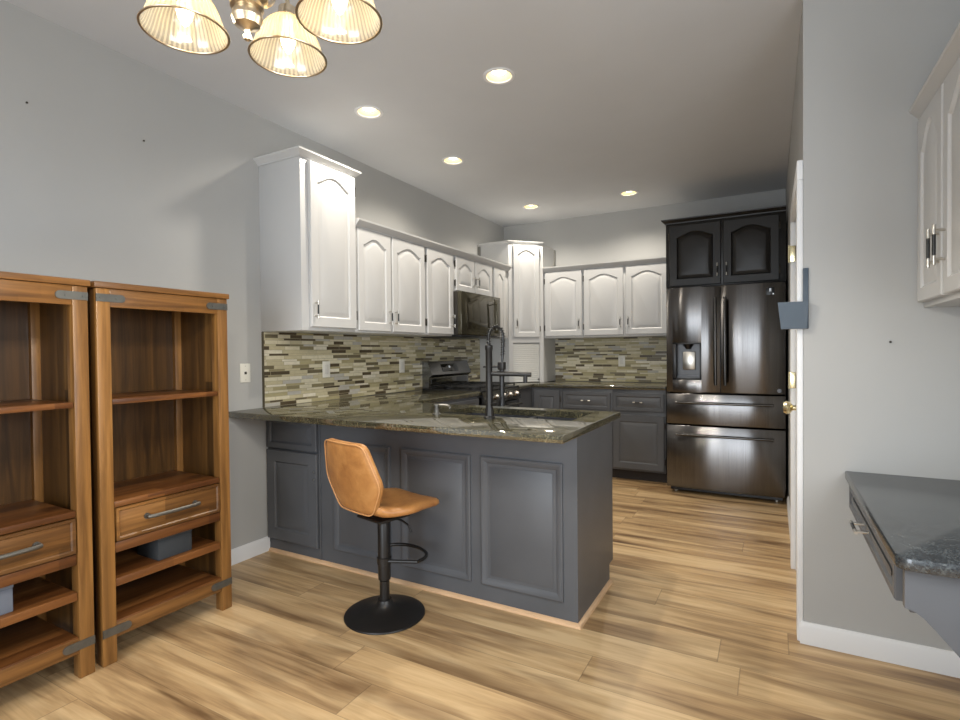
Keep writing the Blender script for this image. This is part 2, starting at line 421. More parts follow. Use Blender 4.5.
# door, casing, knob
CS = [(0, 0), (.010, 0), (.016, .01), (.018, .03), (.024, .045), (.026, .075), (.022, .08), (0, .08)]
b = mb()
for y0, y1 in ((D0-.083, D0), (D1, D1+.083)): b.box(XR-.023, XR, y0, y1, 0, DH+.0, .004)
b.box(XR-.023, XR, D0-.083, D1+.083, DH, DH+.083, .004)
b.box(XR, XR+.12, D0, D0+.012, 0, DH); b.box(XR, XR+.12, D1-.012, D1, 0, DH); b.box(XR, XR+.12, D0, D1, DH-.012, DH)
struct(b.build('trim_1', TRIM))
DM = at((XR+.044, D1-.015, .008), -90)
dw = D1-D0-.03
b = mb(DM); b.box(0, dw, -.012, .012, 0, DH-.03)
for x0, x1 in ((.0, .11), (dw/2-.05, dw/2+.05), (dw-.11, dw)): b.box(x0, x1, -.024, -.012, 0, DH-.03, .003)
for z0, z1 in ((0, .24), (.85, 1.0), (1.55, 1.65), (DH-.14, DH-.03)): b.box(0, dw, -.0235, -.012, z0, z1, .003)
door1 = struct(b.build('door_1', TRIM))
kb = mb(Matrix.Translation(Vector((XR+.002, D0+.075, .985))) @ Matrix.Rotation(-PI/2, 4, 'Y'))
kb.lathe([(.0, 0), (.032, 0), (.032, .006), (.012, .012), (.012, .035), (.026, .046), (.030, .060), (.024, .072), (0, .076)], n=24)
k = kb.build('door_knob', GOLD, door1); k['label'] = 'polished brass door knob'
for z in (1.03, 1.74):
    h = mb().box(XR-.026, XR+.012, D1-.012, D1-.008, z, z+.09, .001)
    h.cyl((XR-.030, D1-.010, z-.003), (XR-.030, D1-.010, z+.093), .006, 10); h.build('hinge', GOLD, door1)

# ------------------------------------------------------------------ recessed lamps
CANLAB = ['recessed ceiling lamp nearest the viewer, over the peninsula, cream baffle showing',
          'recessed ceiling lamp above the tall white cabinet at the peninsula end',
          'recessed ceiling lamp above the two-door wall cabinets, midway to the far corner',
          'recessed ceiling lamp over the far left corner cabinet',
          'recessed ceiling lamp near the far wall above the three white wall cabinets']
def make_can():
    t = thing('recessed_ceiling_light', CANLAB[0], 'ceiling light', (CANS[0][0], CANS[0][1], HC), 'recessed ceiling lights')
    x, y = CANS[0]
    mb().lathe([(HR-.004, HC+.001), (HR-.002, HC-.004), (HR+.006, HC-.007), (HR+.016, HC-.004), (HR+.018, HC), (HR-.004, HC+.001)], (x, y), 40).build('trim_ring', TRIM, t)
    mb().lathe([(HR-.003, HC), (HR-.008, HC+.03), (HR-.014, HC+.075), (.0, HC+.076)], (x, y), 40, None, (False, False)).build('baffle', BAFFLE, t)
    mb().lathe([(0, HC+.012), (.022, HC+.014), (.038, HC+.022), (.044, HC+.036), (.036, HC+.052), (.022, HC+.064), (.018, HC+.074)], (x, y), 28).build('bulb', CANB, t)
    ld = bpy.data.lights.new('can_lamp', 'SPOT'); ld.energy = CAN_W*4; ld.color = (1, .92, .80); ld.spot_size = math.radians(146); ld.spot_blend = .8; ld.shadow_soft_size = .03
    lo = bpy.data.objects.new('lamp', ld); COL.objects.link(lo); lo.parent = t; lo.location = (0, 0, -.012)
    return t
can = make_can()
for i, (x, y) in enumerate(CANS[1:]):
    c = copy_tree(can); c.location = (x, y, HC); c['label'] = CANLAB[i+1]

# ------------------------------------------------------------------ cabinet helpers
CROWN = lambda z, s=1.0: [(0, z), (.010*s, z), (.012*s, z+.008), (.022*s, z+.014), (.040*s, z+.036*s), (.046*s, z+.040*s), (.048*s, z+.052*s), (0, z+.052*s)]
def pull(M, ln=.11, vert=True, parent=None, off=.028, r=.0052):
    """bar pull centred on local origin, face at y=0, sticks out to -y"""
    b = mb(M); h = ln/2
    P = (lambda a, y=-off: (0, y, a)) if vert else (lambda a, y=-off: (a, y, 0))
    for sg in (-1, 1):
        b.cyl(P(sg*h*.72, 0), P(sg*h*.72), r*.85, 10); b.cyl(P(sg*h*.52), P(sg*h), r, 12)
    b.mi = 1; b.cyl(P(-h*.52), P(h*.52), r*1.02, 12)
    return b.build('handle', [SILVER, BLACK], parent)
def hinge(M, parent):
    b = mb(M); b.box(-.007, .007, -.006, .001, -.026, .026, .002); b.cyl((0, -.008, -.03), (0, -.008, .03), .004, 8)
    return b.build('hinge', HINGE, parent)
def add_door(T, M, x0, x1, z0, z1, mat, arch=.05, hside=None, hz=None, hinges=None, fr=.055, name='door', hln=.11, hvert=True, g=.009):
    D = M @ Matrix.Translation(Vector((x0, -.002, z0)))
    d = mb(D).door(x1-x0, z1-z0, .021, arch, fr, g).build(name, mat, T)
    if hside is not None:
        hx = {'l': .026, 'r': x1-x0-.026, 'c': (x1-x0)/2}[hside]
        pull(D @ Matrix.Translation(Vector((hx, -.021, hz-z0))), hln, hvert, d)
    if hinges:
        ex = -.006 if hinges == 'l' else x1-x0+.006
        dz = min(.09, .22*(z1-z0))
        for zz in (dz, z1-z0-dz): hinge(D @ Matrix.Translation(Vector((ex, -.006, zz))), d)
    return d
def carcass(T, M, w, dep, z0, z1, mat, stile=.02):
    b = mb(M); b.box(0, w, 0.0, dep, z0, z1, .002); return b.build('body', mat, T)

# --- white wall cabinets on the left wall (facing +x): local x = world y, front at x=.36
XF = .36
def left_upper(name, label, y0, y1, z0, z1, group=None):
    t = thing(name, label, 'wall cabinet', (XF/2, (y0+y1)/2, z0), group); M = at((XF, y0, 0), 90)
    carcass(t, M, y1-y0-.001, XF, z0, z1, WHITE); return t, M
t, M = left_upper('wall_cabinet', 'tall white wall cabinet at the near end of the row, topped by its own crown', -.036, .428, 1.392, 2.43)
add_door(t, M, .058, .455, 1.414, 2.418, WHITE, .055, 'l', 1.52, 'r', .06)
mb(M).sweep([(0, XF), (0, 0), (.464, 0), (.464, XF)], CROWN(2.426, .8)).build('crown_moulding', WHITE, t)
t, M = left_upper('wall_cabinet', 'two-door white wall cabinet right of the tall one, handles meeting in the middle', .428, 1.235, 1.392, 2.115)
add_door(t, M, .012, .362, 1.405, 2.098, WHITE, .048, 'r', 1.51, None)
add_door(t, M, .380, .790, 1.405, 2.098, WHITE, .048, 'l', 1.51, 'r')
mb(M).sweep([(0, 0), (.807, 0)], CROWN(2.103)).build('crown_moulding', WHITE, t)
t, M = left_upper('wall_cabinet', 'single-door white wall cabinet beside the microwave, hinges on its left', 1.236, 1.66, 1.392, 2.115)
add_door(t, M, .020, .416, 1.405, 2.098, WHITE, .048, 'r', 1.52, 'l')
mb(M).sweep([(0, 0), (.424, 0)], CROWN(2.103)).build('crown_moulding', WHITE, t)
t, M = left_upper('wall_cabinet', 'short two-door white cabinet above the microwave', 1.661, 2.42, 1.787, 2.115)
add_door(t, M, .042, .372, 1.797, 2.098, WHITE, .048, 'r', 1.90, 'l', .05, hln=.1)
add_door(t, M, .392, .732, 1.797, 2.098, WHITE, .048, 'l', 1.90, None, .05, hln=.1)
mb(M).sweep([(0, 0), (.759, 0)], CROWN(2.103)).build('crown_moulding', WHITE, t)
t, M = left_upper('wall_cabinet', 'narrow white wall cabinet between the microwave and the corner cabinet', 2.421, 2.795, 1.392, 2.115)
add_door(t, M, .012, .268, 1.405, 2.098, WHITE, .048, None, 0, None, .05)
mb(M).sweep([(0, 0), (.374, 0)], CROWN(2.103)).build('crown_moulding', WHITE, t)

# --- corner tower standing on the worktop, diagonal face with a tambour appliance garage
t = thing('corner_cabinet', 'tall white corner cabinet standing on the worktop, roll-down slatted compartment below its door', 'corner cabinet', (.2, 3.2, .916))
CA, CB_ = (.365, 2.797), (.645, 3.077)
poly = [(.004, 2.797), CA, CB_, (.645, L-.004), (.004, L-.004)]
flen = math.dist(CA, CB_); MD = at((CA[0], CA[1], 0), 45)
b = mb(); b.prism(poly, 2, 1.375, 2.405)
b.M = MD
b.box(0, .045, 0, .02, .916, 1.375); b.box(flen-.045, flen, 0, .02, .916, 1.375); b.box(.045, flen-.045, 0, .02, 1.345, 1.375)
b.M = Matrix()
b.box(.004, .345, 2.797, 2.815, .916, 1.375); b.box(.627, .645, 3.09, L-.004, .916, 1.375)
b.prism([(.345, 2.797), CA, (.358, 2.815), (.345, 2.815)], 2, .916, 1.375); b.prism([(.627, 3.072), CB_, (.645, 3.09), (.627, 3.09)], 2, .916, 1.375)
b.build('body', WHITE, t)
b = mb(MD)
for i in range(20): b.box(.045, flen-.045, .012, .022, .922+i*.0208, .922+i*.0208+.0203, .0025)
td = b.build('tambour_door', TAMB, t)
b = mb(MD); b.cyl((flen-.06, .012, .95), (flen-.06, -.008, .95), .007, 12); b.build('knob', BLACK, td)
add_door(t, MD, .050, flen-.050, 1.405, 2.385, WHITE, .045, 'l', 1.55, 'r', .05)
mb().sweep([(.004, 2.797), CA, CB_], CROWN(2.404, .5)).build('crown_moulding', WHITE, t)
BAND = plain('dark_band_grey', (132, 130, 124), .6)
mb().box(.001, .03, 2.786, 2.797, 2.16, 2.40).build('dark_band', BAND, t); mb().box(.645, .656, L-.03, L-.001, 2.16, 2.40).build('dark_band', BAND, t)  # grey strips stand in for the dark bands where tower sides meet walls

# --- white wall cabinets on the far wall
YF = L-.335
def far_upper(label, x0, x1, doors):
    t = thing('wall_cabinet', label, 'wall cabinet', ((x0+x1)/2, YF+.17, 1.392)); M = at((x0, YF, 0), 0)
    carcass(t, M, x1-x0-.001, .334, 1.392, 2.115, WHITE)
    for a in doors: add_door(t, M, a[0]-x0, a[1]-x0, 1.412, 2.096, WHITE, .045, a[2], 1.54, a[3])
    mb(M).sweep([(0, 0), (x1-x0, 0)], CROWN(2.103)).build('crown_moulding', WHITE, t)
far_upper('single-door white wall cabinet on the far wall beside the corner cabinet', .647, 1.085, [(.664, 1.073, 'r', 'l')])
far_upper('two-door white wall cabinet on the far wall beside the refrigerator', 1.086, 1.962, [(1.098, 1.505, 'r', 'l'), (1.532, 1.934, 'l', None)])

# --- dark cabinet over the refrigerator
t = thing('bridge_cabinet', 'black-brown two-door cabinet above the refrigerator', 'wall cabinet', (2.44, 3.05, 1.80)); M = at((1.985, 2.69, 0), 0)
carcass(t, M, .936, .745, 1.80, 2.385, DARK)
add_door(t, M, .035, .450, 1.815, 2.350, DARK, .045, 'r', 1.935, 'l', .06, g=.015)
add_door(t, M, .470, .885, 1.815, 2.350, DARK, .045, 'l', 1.935, 'r', .06, g=.015)
mb(M).sweep([(0, .745), (0, 0), (.936, 0)], CROWN(2.372, .75)).build('crown_moulding', DARK, t)

# ------------------------------------------------------------------ base cabinets
KH, CZ = .10, .878
# peninsula
PW, PD = 2.046, .60
t = thing('peninsula_cabinet', 'grey panelled peninsula base cabinet under the breakfast bar', 'base cabinet', (PW/2, PD/2, 0))
b = mb(); b.box(.002, PW, 0, .018, 0, CZ); b.box(PW-.018, PW, .018, .53, 0, CZ); b.box(PW-.018, PW, .53, PD, KH, CZ); b.box(.002, PW-.018, .018, PD, KH, .70); b.box(.002, 1.05, .018, PD, .70, CZ)
b.box(1.05, PW-.018, PD-.02, PD, .70, CZ)
b.build('body', GREY, t)
mb().box(.002, PW-.018, .018, .53, 0, KH-.001).build('toe_kick', KICK, t)
MP = at((0, 0, 0), 0)
add_door(t, MP, .012, .446, .664, .862, GREY, 0, None, 0, None, .035, 'drawer_front')
add_door(t, MP, .012, .446, .088, .652, GREY, 0, None, 0, None, .07)
for z in (.50, .545): mb().cyl((.428, -.022, z), (.428, -.027, z), .004, 8).build('screw', SILVER, t)
mb().box(.450, .462, -.008, 0, .02, CZ-.002, .003).build('batten', GREY, t)
for x0, x1 in ((.565, .985), (1.062, 1.492), (1.552, 1.978)):
    D = at((x0, 0, .10), 0); w_, h_ = x1-x0, .637
    b = mb(D)   # applied moulding round a recessed-looking field
    o = [(0, 0), (w_, 0), (w_, h_), (0, h_)]
    prof = [(0, 0), (0, -.010), (.006, -.013), (.014, -.011), (.030, -.003), (.034, 0)]
    rings = []
    for ins, y in prof: rings.append([(ins, y, ins), (w_-ins, y, ins), (w_-ins, y, h_-ins), (ins, y, h_-ins)])
    b.loft(rings, True, False, False)
    b.box(.05, w_-.05, -.0025, 0, .05, h_-.05, .001); b.build('raised_panel', GREY, t)
QR = [(0, 0), (.018, 0), (.016, .010), (.009, .016), (0, .018)]
mb().sweep([(0.014, 0), (PW, 0), (PW, .53)], QR).build('shoe_moulding', PEACH, t)
MK = at((PW, PD, 0), 180)
for x0, x1, hs in ((.02, .44, 'l'), (.46, .98, 'r'), (1.0, 1.38, 'l')):
    add_door(t, MK, x0, x1, .115, .66, GREY, 0, hs, .59, None, .06)
    add_door(t, MK, x0, x1, .69, .86, GREY, 0, 'l' if x0 < .1 else 'c', .775, None, .03, 'drawer_front', hvert=x0 < .1)
# left run (facing +x), mostly behind the peninsula
XB = .61
t = thing('base_cabinet', 'grey base cabinet along the left wall, between the peninsula and the range', 'base cabinet', (.3, 1.1, 0)); M = at((XB, .632, 0), 90)
b = mb(); b.box(.002, XB, .632, 1.657, KH, CZ, .002); b.build('body', GREY, t); mb().box(.002, XB-.07, .632, 1.657, 0, KH-.001).build('toe_kick', KICK, t)
for x0, x1 in ((.06, .53), (.55, 1.01)):
    add_door(t, M, x0, x1, .69, .855, GREY, 0, 'c', .775, None, .03, 'drawer', hvert=False); add_door(t, M, x0, x1, .115, .665, GREY, 0, 'r', .6, None, .06)
# blind corner + far run (facing -y)
YC = L-.607
t = thing('base_cabinet', 'grey corner base cabinet with one narrow door, right of the range', 'base cabinet', (.45, 3.1, 0)); M = at((.612, YC, 0), 0)
b = mb(); b.prism([(.002, 2.425), (.61, 2.425), (.61, YC), (.945, YC), (.945, L-.002), (.002, L-.002)], 2, KH, CZ); b.build('body', GREY, t)
mb().prism([(.002, 2.43), (.54, 2.43), (.54, YC+.07), (.945, YC+.07), (.945, L-.002), (.002, L-.002)], 2, 0, KH-.001).build('toe_kick', KICK, t)
add_door(t, M, .026, .310, .115, .852, GREY, 0, None, 0, 'r', .06)
for i, (x0, x1, lab) in enumerate(((.947, 1.455, 'grey base cabinet with a drawer on the far wall, next to the corner'), (1.456, 1.955, 'grey base cabinet with a drawer on the far wall, next to the refrigerator'))):
    t = thing('base_cabinet', lab, 'base cabinet', ((x0+x1)/2, L-.3, 0)); M = at((x0, YC, 0), 0)
    b = mb(); b.box(x0, x1, YC, L-.002, KH, CZ, .002); b.build('body', GREY, t); mb().box(x0, x1, YC+.07, L-.002, 0, KH-.001).build('toe_kick', KICK, t)
    add_door(t, M, .012, x1-x0-.012, .672, .842, GREY, 0, 'c', .760, None, .028, 'drawer', .09, False)
    add_door(t, M, .012, x1-x0-.012, .118, .635, GREY, 0, None, 0, 'r' if i else None, .06)

# ------------------------------------------------------------------ worktops
def slab(poly, holes, z0, z1, mat, name, parent=None, r=.006):
    """polygon slab with eased edge and optional rectangular hole (x0,x1,y0,y1)"""
    b = mb()
    def inset(P, d):
        n = len(P); out = []
        for i in range(n):
            p, q, s_ = Vector(P[i-1]), Vector(P[i]), Vector(P[(i+1) % n])
            a, c_ = (q-p).normalized(), (s_-q).normalized(); n1, n2 = Vector((-a.y, a.x)), Vector((-c_.y, c_.x))
            m = (n1+n2)/(1+n1.dot(n2)); out.append(q+m*d)
        return out
    rings = [[(v.x, v.y, z) for v in inset(poly, d)] for d, z in ((r, z0), (r*.3, z0+r*.3), (0, z0+r), (0, z1-r), (r*.3, z1-r*.3), (r, z1))]
    b.loft(rings, True, not holes, not holes)
    for (x0, x1, y0, y1, strips) in holes or ():
        # the slab is laid out in strips round the cut-out, above and below, with the cut sides between them
        for d, z in ((r, z1), (r, z0)):
            for (a0, a1, c0, c1) in strips:
                b._f([b.bm.verts.new(v) for v in ((a0, c0, z), (a1, c0, z), (a1, c1, z), (a0, c1, z))])
        q = [(x0, y0), (x1, y0), (x1, y1), (x0, y1)]
        for (ax, ay), (bx, by) in zip(q, q[1:]+q[:1]): b._f([b.bm.verts.new(v) for v in ((ax, ay, z0), (bx, by, z0), (bx, by, z1), (ax, ay, z1))])
        bmesh.ops.remove_doubles(b.bm, verts=b.bm.verts[:], dist=1e-5)
    return b.build(name, mat, parent)
OV, TZ = .285, .914
E = .006; SINK = (1.20, 1.965, .165, .525)
o = slab([(.003, -OV), (2.085, -OV), (2.085, .632), (.640, .632), (.640, 1.658), (.003, 1.658)], [SINK+([(.003+E, 2.085-E, -OV+E, SINK[2]), (.003+E, SINK[0], SINK[2], SINK[3]), (SINK[1], 2.085-E, SINK[2], SINK[3]), (.003+E, 2.085-E, SINK[3], .632-E), (.003+E, .640-E, .632-E, 1.658-E)],)], CZ+.001, TZ, GRANITE, 'worktop')
tag(o, 'olive-brown polished granite worktop over the peninsula, with the sink cut into it', 'worktop')
o = slab([(.003, 2.422), (.640, 2.422), (.640, 2.800), (1.958, 2.800), (1.958, L-.003), (.003, L-.003)], None, CZ+.001, TZ, GRANITE, 'worktop')
tag(o, 'olive-brown granite worktop running along the far wall to the refrigerator', 'worktop')
# sink
t = thing('kitchen_sink', 'dark two-bowl sink set under the peninsula worktop', 'sink', ((SINK[0]+SINK[1])/2, .34, .72))
x0, x1, y0, y1 = SINK
mid = x0+.43
for a0, a1 in ((x0+.004, mid-.012), (mid+.012, x1-.004)):
    b = mb(); q0, q1 = y0+.004, y1-.004
    def rr_(d, z): return [(a0+d, q0+d, z), (a1-d, q0+d, z), (a1-d, q1-d, z), (a0+d, q1-d, z)]
    b.loft([rr_(-.010, .8775), rr_(0, .8775), rr_(.004, .74), rr_(.02, .725)], True, False, True)
    bw = b.build('bowl', SINKM, t)
    mb().lathe([(0, .7275), (.03, .7275), (.04, .7265), (.042, .7255)], ((a0+a1)/2, .345), 20).build('drain', SILVER, bw)
# faucet (spring pull-down with pot filler arm)
FX, FY = 1.555, .088
t = thing('kitchen_faucet', 'tall black spring faucet rising at the edge of the sink', 'faucet', (FX, FY, TZ))
mb().lathe([(.030, TZ), (.030, TZ+.006), (.024, TZ+.012), (.020, TZ+.05), (.0175, TZ+.06), (.0175, TZ+.345), (.020, TZ+.35), (.020, TZ+.37), (.012, TZ+.375)], (FX, FY), 20).build('column', MATTE, t)
sd = Vector((.80, .60, 0)).normalized()
def hp(s_, z): return (FX+sd.x*s_, FY+sd.y*s_, TZ+z)
arc = [hp(0, .37), hp(0, .39)]
for i in range(15):
    a = PI-PI*i/14; arc.append(hp(.037+.037*math.cos(a), .420+.045*math.sin(a)))
arc += [hp(.074, .37), hp(.071, .32), hp(.066, .26)]
mb().tube(arc, .0065, 8).build('hose', BLACK, t)
def resample(P, n):
    P = [Vector(p) for p in P]; d = [0]
    for a, b_ in zip(P, P[1:]): d.append(d[-1]+(b_-a).length)
    out = []
    for i in range(n):
        s_ = d[-1]*i/(n-1); k_ = max(j for j in range(len(d)) if d[j] <= s_+1e-9); k_ = min(k_, len(P)-2)
        out.append(P[k_].lerp(P[k_+1], (s_-d[k_])/(d[k_+1]-d[k_])))
    return out
path = resample(arc[:19], 220); coil = []
for i, p in enumerate(path):
    dd = (path[min(i+1, 219)]-path[max(i-1, 0)]).normalized(); n1 = Vector((-sd.y, sd.x, 0)); n2 = dd.cross(n1).normalized()
    a = 2*PI*i/220*22; coil.append(p+.0105*(math.cos(a)*n1+math.sin(a)*n2))
mb().tube(coil, .0024, 6).build('spring', BLACK, t)
b = mb(); b.cyl(hp(.066, .27), hp(.066, .10), .013, 14); b.cyl(hp(.066, .10), hp(.066, .06), .016, 14); b.build('spray_head', BLACK, t)
b = mb(); b.cyl(hp(0, .262), hp(.07, .262), .006, 10); b.box(hp(.066, 0)[0]-.017, hp(.066, 0)[0]+.017, hp(.066, 0)[1]-.017, hp(.066, 0)[1]+.017, TZ+.245, TZ+.285, .004); b.cyl(hp(-.03, .262), hp(0, .262), .005, 8); b.build('docking_arm', MATTE, t)
ad = Vector((.96, .30, 0)).normalized()
def ap(s_, z): return (FX+ad.x*s_, FY+ad.y*s_, TZ+z)
b = mb(); b.cyl(ap(0, .228), ap(.215, .222), .0125, 16); b.cyl(ap(.185, .222), ap(.185, .180), .011, 14); b.build('swing_spout', MATTE, t)
b = mb(); b.cyl((FX, FY, TZ+.07), (FX+.05, FY-.01, TZ+.075), .010, 12); b.cyl((FX+.05, FY-.01, TZ+.075), (FX+.075, FY-.015, TZ+.115), .005, 10); b.build('lever', MATTE, t)
# soap dispenser
t = thing('soap_dispenser', 'small nickel soap pump left of the faucet', 'soap dispenser', (1.215, .115, TZ))
mb().lathe([(.023, TZ), (.023, TZ+.005), (.016, TZ+.008), (.015, TZ+.028), (.012, TZ+.032), (.012, TZ+.042), (.016, TZ+.044), (.016, TZ+.054), (0, TZ+.056)], (1.215, .115), 20).build('pump', PEWTER, t)
mb().tube([(1.215, .115, TZ+.049), (1.24, .135, TZ+.051), (1.262, .152, TZ+.048), (1.268, .158, TZ+.042)], .0055, 10).build('spout', SILVER, t)

# ------------------------------------------------------------------ backsplashes
t = thing('backsplash', 'mosaic strip backsplash on the left wall behind the range', 'backsplash', (.005, 1.3, TZ))
b = mb(); b.box(.001, .010, -.028, 2.795, TZ+.001, 1.391); b.build('mosaic', MOS_L, t)
mb().box(.001, .014, -.036, -.028, TZ+.001, 1.391).build('edge_trim', plain('dark_edge_trim', (98, 90, 72), .35, .3), t)
t = thing('backsplash', 'mosaic strip backsplash on the far wall between corner cabinet and refrigerator', 'backsplash', (1.3, L-.005, TZ))
mb().box(.646, 1.962, L-.010, L-.001, TZ+.001, 1.391).build('mosaic', MOS_F, t)
# plates
def plate(name, label, M, kind):
    t = thing(name, label, 'wall plate', M.translation.copy())
    mb(M).box(-.036, .036, -.006, 0, -.058, .058, .004).build('plate', PLATE, t)
    if kind == 'jack':
        mb(M).box(-.008, .008, -.0085, -.006, -.008, .008, .001).build('jack', HINGE, t)
        for z in (-.042, .042): mb(M).cyl((0, -.005, z), (0, -.008, z), .003, 8).build('screw', SILVER, t)
    else:
        b = mb(M); b.box(-.017, .017, -.008, -.006, -.034, .034, .001); b.build('rocker' if kind == 'switch' else 'socket', plain('plate_insert', (214, 212, 204), .35), t)
plate('jack_plate', 'ivory phone jack plate on the wall right of the bookcases', at((0, -.159, 1.137), 90), 'jack')
plate('outlet', 'white outlet on the mosaic below the two-door wall cabinet, nearest the viewer', at((.010, .502, 1.137), 90), 'out')
plate('outlet', 'white outlet on the mosaic left of the range', at((.010, 1.39, 1.137), 90), 'out')
plate('outlet', 'white outlet on the far wall mosaic', at((1.403, L-.010, 1.138), 0), 'out')

# ------------------------------------------------------------------ range
R0, R1 = 1.664, 2.416
t = thing('gas_range', 'stainless gas range against the left wall below the microwave', 'range', (.33, 2.04, 0))
b = mb(); b.box(.03, .62, R0, R1, .09, .905, .003); b.build('body', BSTEEL, t)
mb().box(.03, .56, R0+.02, R1-.02, 0, .089).build('toe_kick', BLACK, t)
mb().box(.03, .655, R0, R1, .906, .922, .004).build('cooktop', BLACK, t)
b = mb(); b.prism([(.62, .80), (.672, .80), (.655, .905), (.62, .905)], 1, R0, R1); b.build('control_panel', BSTEEL, t)
for i in range(5):
    y = R0+.10+i*.138; kM = Matrix.Translation(Vector((.664, y, .853))) @ Matrix.Rotation(math.radians(99), 4, 'Y').to_4x4()
    b = mb(kM); b.lathe([(.024, -.002), (.026, .002), (.022, .006), (.020, .03), (.0, .031)], n=20); b.box(-.004, .004, -.019, .019, .03, .038, .002); b.build('knob', SILVER, t)
od = mb().box(.62, .655, R0+.004, R1-.004, .26, .79, .004).build('oven_door', BSTEEL, t)
mb().box(.654, .658, R0+.10, R1-.10, .38, .66, .002).build('window', BGLASS, od)
b = mb(); b.cyl((.705, R0+.06, .755), (.705, R1-.06, .755), .011, 14)
for y in (R0+.09, R1-.09): b.cyl((.655, y, .755), (.705, y, .755), .008, 10)
b.build('handle', STEEL, od)
mb().box(.62, .652, R0+.004, R1-.004, .10, .25, .004).build('drawer', BSTEEL, t)
bgd = mb(); bgd.prism([(.012, .922), (.085, .922), (.085, 1.02), (.120, 1.045), (.070, 1.165), (.012, 1.170)], 1, R0+.03, R1-.01); bgd = bgd.build('backguard', STEEL, t)
sl = Matrix.Translation(Vector((.097, 2.045, 1.103))) @ Matrix.Rotation(math.radians(22.6), 4, 'Y').inverted()
b = mb(sl); b.box(.0005, .003, -.15, .13, -.035, .04, .001); b.build('display_panel', BGLASS, bgd)
b = mb(sl); b.box(.003, .004, -.03, -.005, .0, .018); b.build('clock', LCD, bgd)
mb().box(.085, .088, R0+.07, R1-.04, .93, 1.01, .001).build('vent_glass', BGLASS, bgd)
for y0 in (R0+.025, R0+.262, R0+.499):
    b = mb(); y1 = y0+.228
    for y in (y0, (y0+y1)/2-.006, y1-.012): b.box(.13, .62, y, y+.012, .940, .952, .002)
    for x in (.13, .25, .37, .49, .608): b.box(x, x+.012, y0, y1, .940, .952, .002)
    for x in (.13, .608):
        for y in (y0, y1-.012): b.box(x, x+.012, y, y+.012, .922, .942)
    b.build('grate', CAST, t)
for x, y in ((.24, R0+.13), (.50, R0+.13), (.37, R0+.376), (.24, R0+.62), (.50, R0+.62)):
    mb().lathe([(.045, .9225), (.045, .932), (.036, .936), (.034, .9395), (0, .9395)], (x, y), 20).build('burner', CAST, t)

# ------------------------------------------------------------------ microwave
t = thing('microwave', 'dark mirrored over-the-range microwave under the short cabinet', 'microwave', (.2, 2.04, 1.385))
mb().box(.012, .415, 1.664, 2.417, 1.400, 1.785, .003).build('body', plain('microwave_case', (44, 40, 34), .4, .3), t)
d = mb().box(.415, .455, 1.664, 2.417, 1.405, 1.785, .004).build('door', MICRO, t)
mb().box(.4545, .457, 1.76, 2.25, 1.455, 1.735, .001).build('window', plain('microwave_window', (72, 68, 56), .07, .6, .7), d)
mb().box(.4545, .457, 2.29, 2.405, 1.43, 1.76, .001).build('keypad', MICRO, d)
b = mb(); b.cyl((.487, 2.27, 1.46), (.487, 2.27, 1.73), .008, 12); b.cyl((.455, 2.27, 1.48), (.487, 2.27, 1.48), .006, 8); b.cyl((.455, 2.27, 1.71), (.487, 2.27, 1.71), .006, 8); b.build('handle', MICRO, d)
mb().box(.02, .45, 1.67, 2.41, 1.385, 1.3995, .002).build('vent_base', BLACK, t)

# ------------------------------------------------------------------ refrigerator
FX0, FX1, FYF = 2.008, 2.912, 2.545
t = thing('refrigerator', 'black stainless french-door refrigerator with two freezer drawers', 'refrigerator', ((FX0+FX1)/2, 3.0, 0))
mb().box(FX0+.006, FX1-.006, 2.665, 3.40,   .035, 1.772, .004).build('body', plain('fridge_case', (38, 38, 40), .4, .4), t)
def cslab(b, x0, x1, z0, z1, X0, X1, bul=.016, yb=2.655, ed=.008):
    """door slab with a gently bowed front; X0..X1 is the span of the bow"""
    n = 20; fr = []
    for i in range(n+1):
        x = x0+(x1-x0)*i/n; u = (x-X0)/(X1-X0)*2-1; y = FYF+bul*(abs(u)**2.6)
        fr.append((x, y))
    ring = lambda z, d: [(x0, yb, z)]+[(x, y+d, z) for x, y in fr]+[(x1, yb, z)]
    b.loft([ring(z0, ed), ring(z0+ed*.4, ed*.3), ring(z0+ed, 0), ring(z1-ed, 0), ring(z1-ed*.4, ed*.3), ring(z1, ed)])
XM = 2.440
DX0, DX1, DZ0, DZ1 = 2.060, 2.293, .995, 1.312
b = mb(); X0, X1 = FX0, XM-.003
cslab(b, X0, DX0, .885, 1.788, X0, X1); cslab(b, DX1, X1, .885, 1.788, X0, X1); cslab(b, DX0, DX1, .885, DZ0, X0, X1, ed=.001); cslab(b, DX0, DX1, DZ1, 1.788, X0, X1, ed=.001)
dl = b.build('left_door', BSTEEL, t)
b = mb(); y0 = FYF-.001
b.box(DX0, DX1, 2.64, 2.654, DZ0, DZ1); b.box(DX0, DX0+.03, y0, 2.65, DZ0, DZ1, .002); b.box(DX1-.014, DX1, y0, 2.65, DZ0, DZ1, .002); b.box(DX0, DX1, y0, 2.65, DZ1-.012, DZ1, .002); b.box(DX0, DX1, y0, 2.65, DZ0, DZ0+.014, .002)
dp = b.build('dispenser', BLACK, dl)
b = mb(); b.box(DX0+.03, DX1-.014, 2.60, 2.64, DZ0+.014, DZ0+.03); b.box(DX0+.03, DX1-.014, 2.632, 2.64, DZ0+.03, DZ1-.012); b.build('recess', DISP, dl)
b = mb(); b.box(DX0+.075, DX1-.055, 2.606, 2.632, DZ0+.085, DZ0+.24, .006); b.build('paddle', SILVER, dl)
b = mb(); b.lathe([(.0, DZ1-.055), (.02, DZ1-.055), (.03, DZ1-.035), (.045, DZ1-.0125)], (2.18, 2.608), 16); b.build('chute', BLACK, dl)
b = mb(); X0, X1 = XM+.003, FX1
